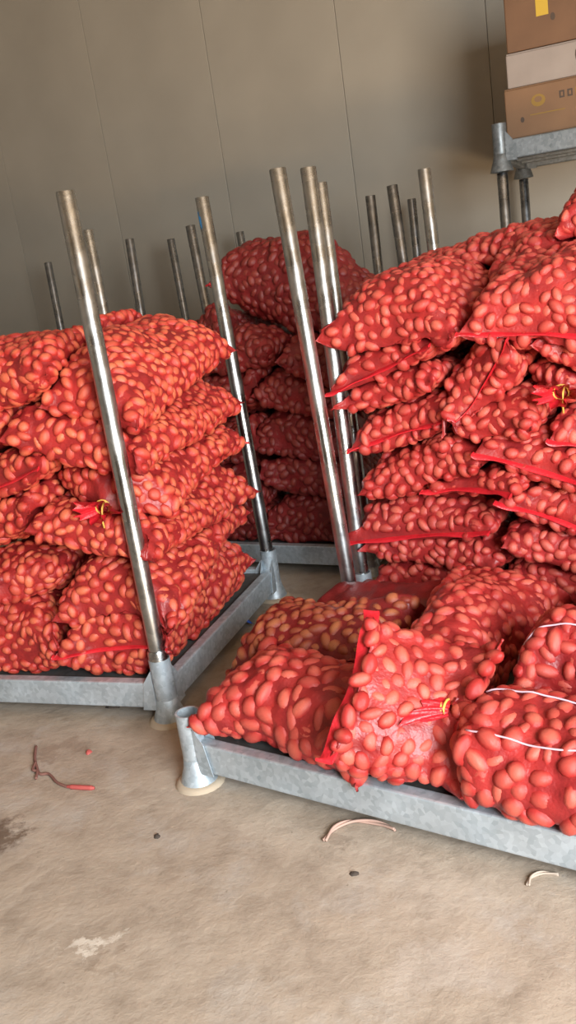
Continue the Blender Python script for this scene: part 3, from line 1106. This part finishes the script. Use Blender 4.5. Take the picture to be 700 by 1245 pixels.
c1 = carton('brown carton at the bottom of the pile, with a yellow emblem', .035, .03, 1.79 + .155, .62, .50, .245, kraft2)
blob(c1, 'hand_hole', ink, .085, .085, .010, .014)
blob(c1, 'emblem', yink, .170, .165, .036, .030, 14)
blob(c1, 'emblem_center', kraft2, .170, .170, .020, .015, 10, .0018)
for i, x in enumerate((.275, .315, .355)):
    plate(c1, 'printed_mark', ink if i < 2 else yink, x, x + .026, .155, .190)
    plate(c1, 'printed_mark', kraft2, x + .008, x + .018, .163, .182, .0018)
plate(c1, 'printed_line', yink, .125, .30, .098, .103)
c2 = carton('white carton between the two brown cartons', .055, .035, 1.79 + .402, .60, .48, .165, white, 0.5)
blob(c2, 'hand_hole', ink, .365, .095, .024, .042)
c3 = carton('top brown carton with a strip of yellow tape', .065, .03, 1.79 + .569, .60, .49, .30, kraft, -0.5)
plate(c3, 'tape', yel, .155, .215, .14, .301)
blob(c3, 'hand_hole', ink, .235, .125, .012, .018)

# ------------------------------------------------------------------ bits on the floor
pink, _, _ = mat('pink_rope', (0.44, 0.28, 0.22), 0.8)
redstr, _, _ = mat('red_string', (0.42, 0.08, 0.07), 0.7)
brownstr, _, _ = mat('dirty_string', (0.20, 0.09, 0.07), 0.8)
dirt, _, _ = mat('dark_dirt', (0.06, 0.045, 0.035), 0.95)
bluep, _, _ = mat('blue_plastic', (0.03, 0.10, 0.45), 0.4)
palestr, _, _ = mat('pale_string', (0.42, 0.33, 0.26), 0.8)


def smooth_path(pts, n=8):
    P = [Vector(p) for p in pts]
    out = []
    for i in range(len(P) - 1):
        a, b, c, d = P[max(i - 1, 0)], P[i], P[i + 1], P[min(i + 2, len(P) - 1)]
        for k in range(n):
            t = k / n
            out.append(0.5 * ((2 * b) + (c - a) * t + (2 * a - 5 * b + 4 * c - d) * t * t + (3 * b - a - 3 * c + d) * t ** 3))
    out.append(P[-1])
    return out


def twisted(name, label, cat, pts, r, m):
    c = smooth_path(pts)
    mb = MB()
    L = 0
    for st in (0, PI):
        q = []
        L = 0
        for i, p in enumerate(c):
            if i:
                L += (c[i] - c[i - 1]).length
            d = (c[min(i + 1, len(c) - 1)] - c[max(i - 1, 0)]).normalized()
            a = d.cross(Vector((0, 0, 1))).normalized()
            w = L / (r * 5) + st
            q.append(p + a * r * .55 * math.cos(w) + Vector((0, 0, 1)) * r * .55 * math.sin(w))
        mb.tube(q, r * .62, 6)
    return tag(mb.build(name, m, None, 0), label, cat)


twisted('rope_piece', 'short pink twisted rope piece on the floor before the foreground rack', 'rope',
        [(-.033, 2.04, .008), (-.005, 2.085, .008), (.035, 2.105, .008), (.08, 2.098, .008), (.125, 2.075, .008), (.156, 2.041, .008)], .0065, pink)
twisted('string_piece', 'pale curved string on the floor under the long foreground beam', 'string',
        [(.43, 1.765, .004), (.445, 1.79, .004), (.475, 1.80, .004), (.51, 1.785, .004)], .0045, palestr)
t = empty('frayed_string', (-.93, 2.62, 0))
tag(t, 'dirty frayed string with a pink end, lying on bare floor', 'string')
o = Vector((-.93, 2.62, 0))
MB().tube([p - o for p in smooth_path([(-.99, 2.80, .005), (-.975, 2.72, .005), (-.955, 2.66, .005), (-.932, 2.61, .005), (-.90, 2.60, .005), (-.86, 2.54, .005), (-.82, 2.505, .005)])], .005, 6).build('strand', brownstr, t, 0)
MB().tube([p - o for p in smooth_path([(-.965, 2.69, .006), (-.962, 2.64, .008), (-.945, 2.625, .006), (-.94, 2.585, .005)])], .005, 6).build('strand', brownstr, t, 0)
MB().tube([p - o for p in smooth_path([(-.82, 2.505, .006), (-.775, 2.487, .007), (-.728, 2.474, .005)])], [.005] * 3 + [.008] * 12 + [.005] * 2, 6).build('frayed_end', redstr, t, 0)


def clump(label, x, y, rx, ry, h, m=dirt, name='dirt_clump', cat='dirt', seed=0):
    r = random.Random(seed)
    n, vs, fs = 11, [], []
    for ring, (f, z) in enumerate(((1.0, 0.001), (0.85, .45), (0.45, 0.95))):
        for k in range(n):
            a = 2 * PI * k / n
            g = f * r.uniform(.75, 1.2)
            vs.append((x + rx * g * math.cos(a), y + ry * g * math.sin(a), h * z * r.uniform(.8, 1.2)))
    vs.append((x, y, h))
    for i in range(2):
        for k in range(n):
            fs.append((i * n + k, i * n + (k + 1) % n, (i + 1) * n + (k + 1) % n, (i + 1) * n + k))
    for k in range(n):
        fs.append((2 * n + k, 2 * n + (k + 1) % n, 3 * n))
    return tag(MB().add(vs, fs).build(name, m, None, 50), label, cat)


clump('black dirt clump on the floor beside the orange-red stack beam', -.747, 3.034, .035, .022, .014, seed=1)
clump('tiny red scrap on the bare floor', -.789, 2.712, .011, .014, .008, redstr, 'net_scrap', 'scrap', seed=2)
clump('small brown crumb nearest the middle of the bare floor', .03, 1.90, .012, .010, .006, seed=5)
clump('small crumb under the corner foot of the foreground rack', -.50, 2.18, .009, .012, .006, seed=6)
t = empty('plastic_scrap', (-.27, 3.60, 0))
tag(t, 'small blue plastic scrap beside the blue-marked post', 'scrap')
MB().tube([(-.03, .0, .01), (-.01, .012, .035), (.012, .004, .05), (.03, -.01, .03), (.045, .0, .012)], [.006, .012, .014, .012, .005], 7, .5).build('strip', bluep, t, 0)
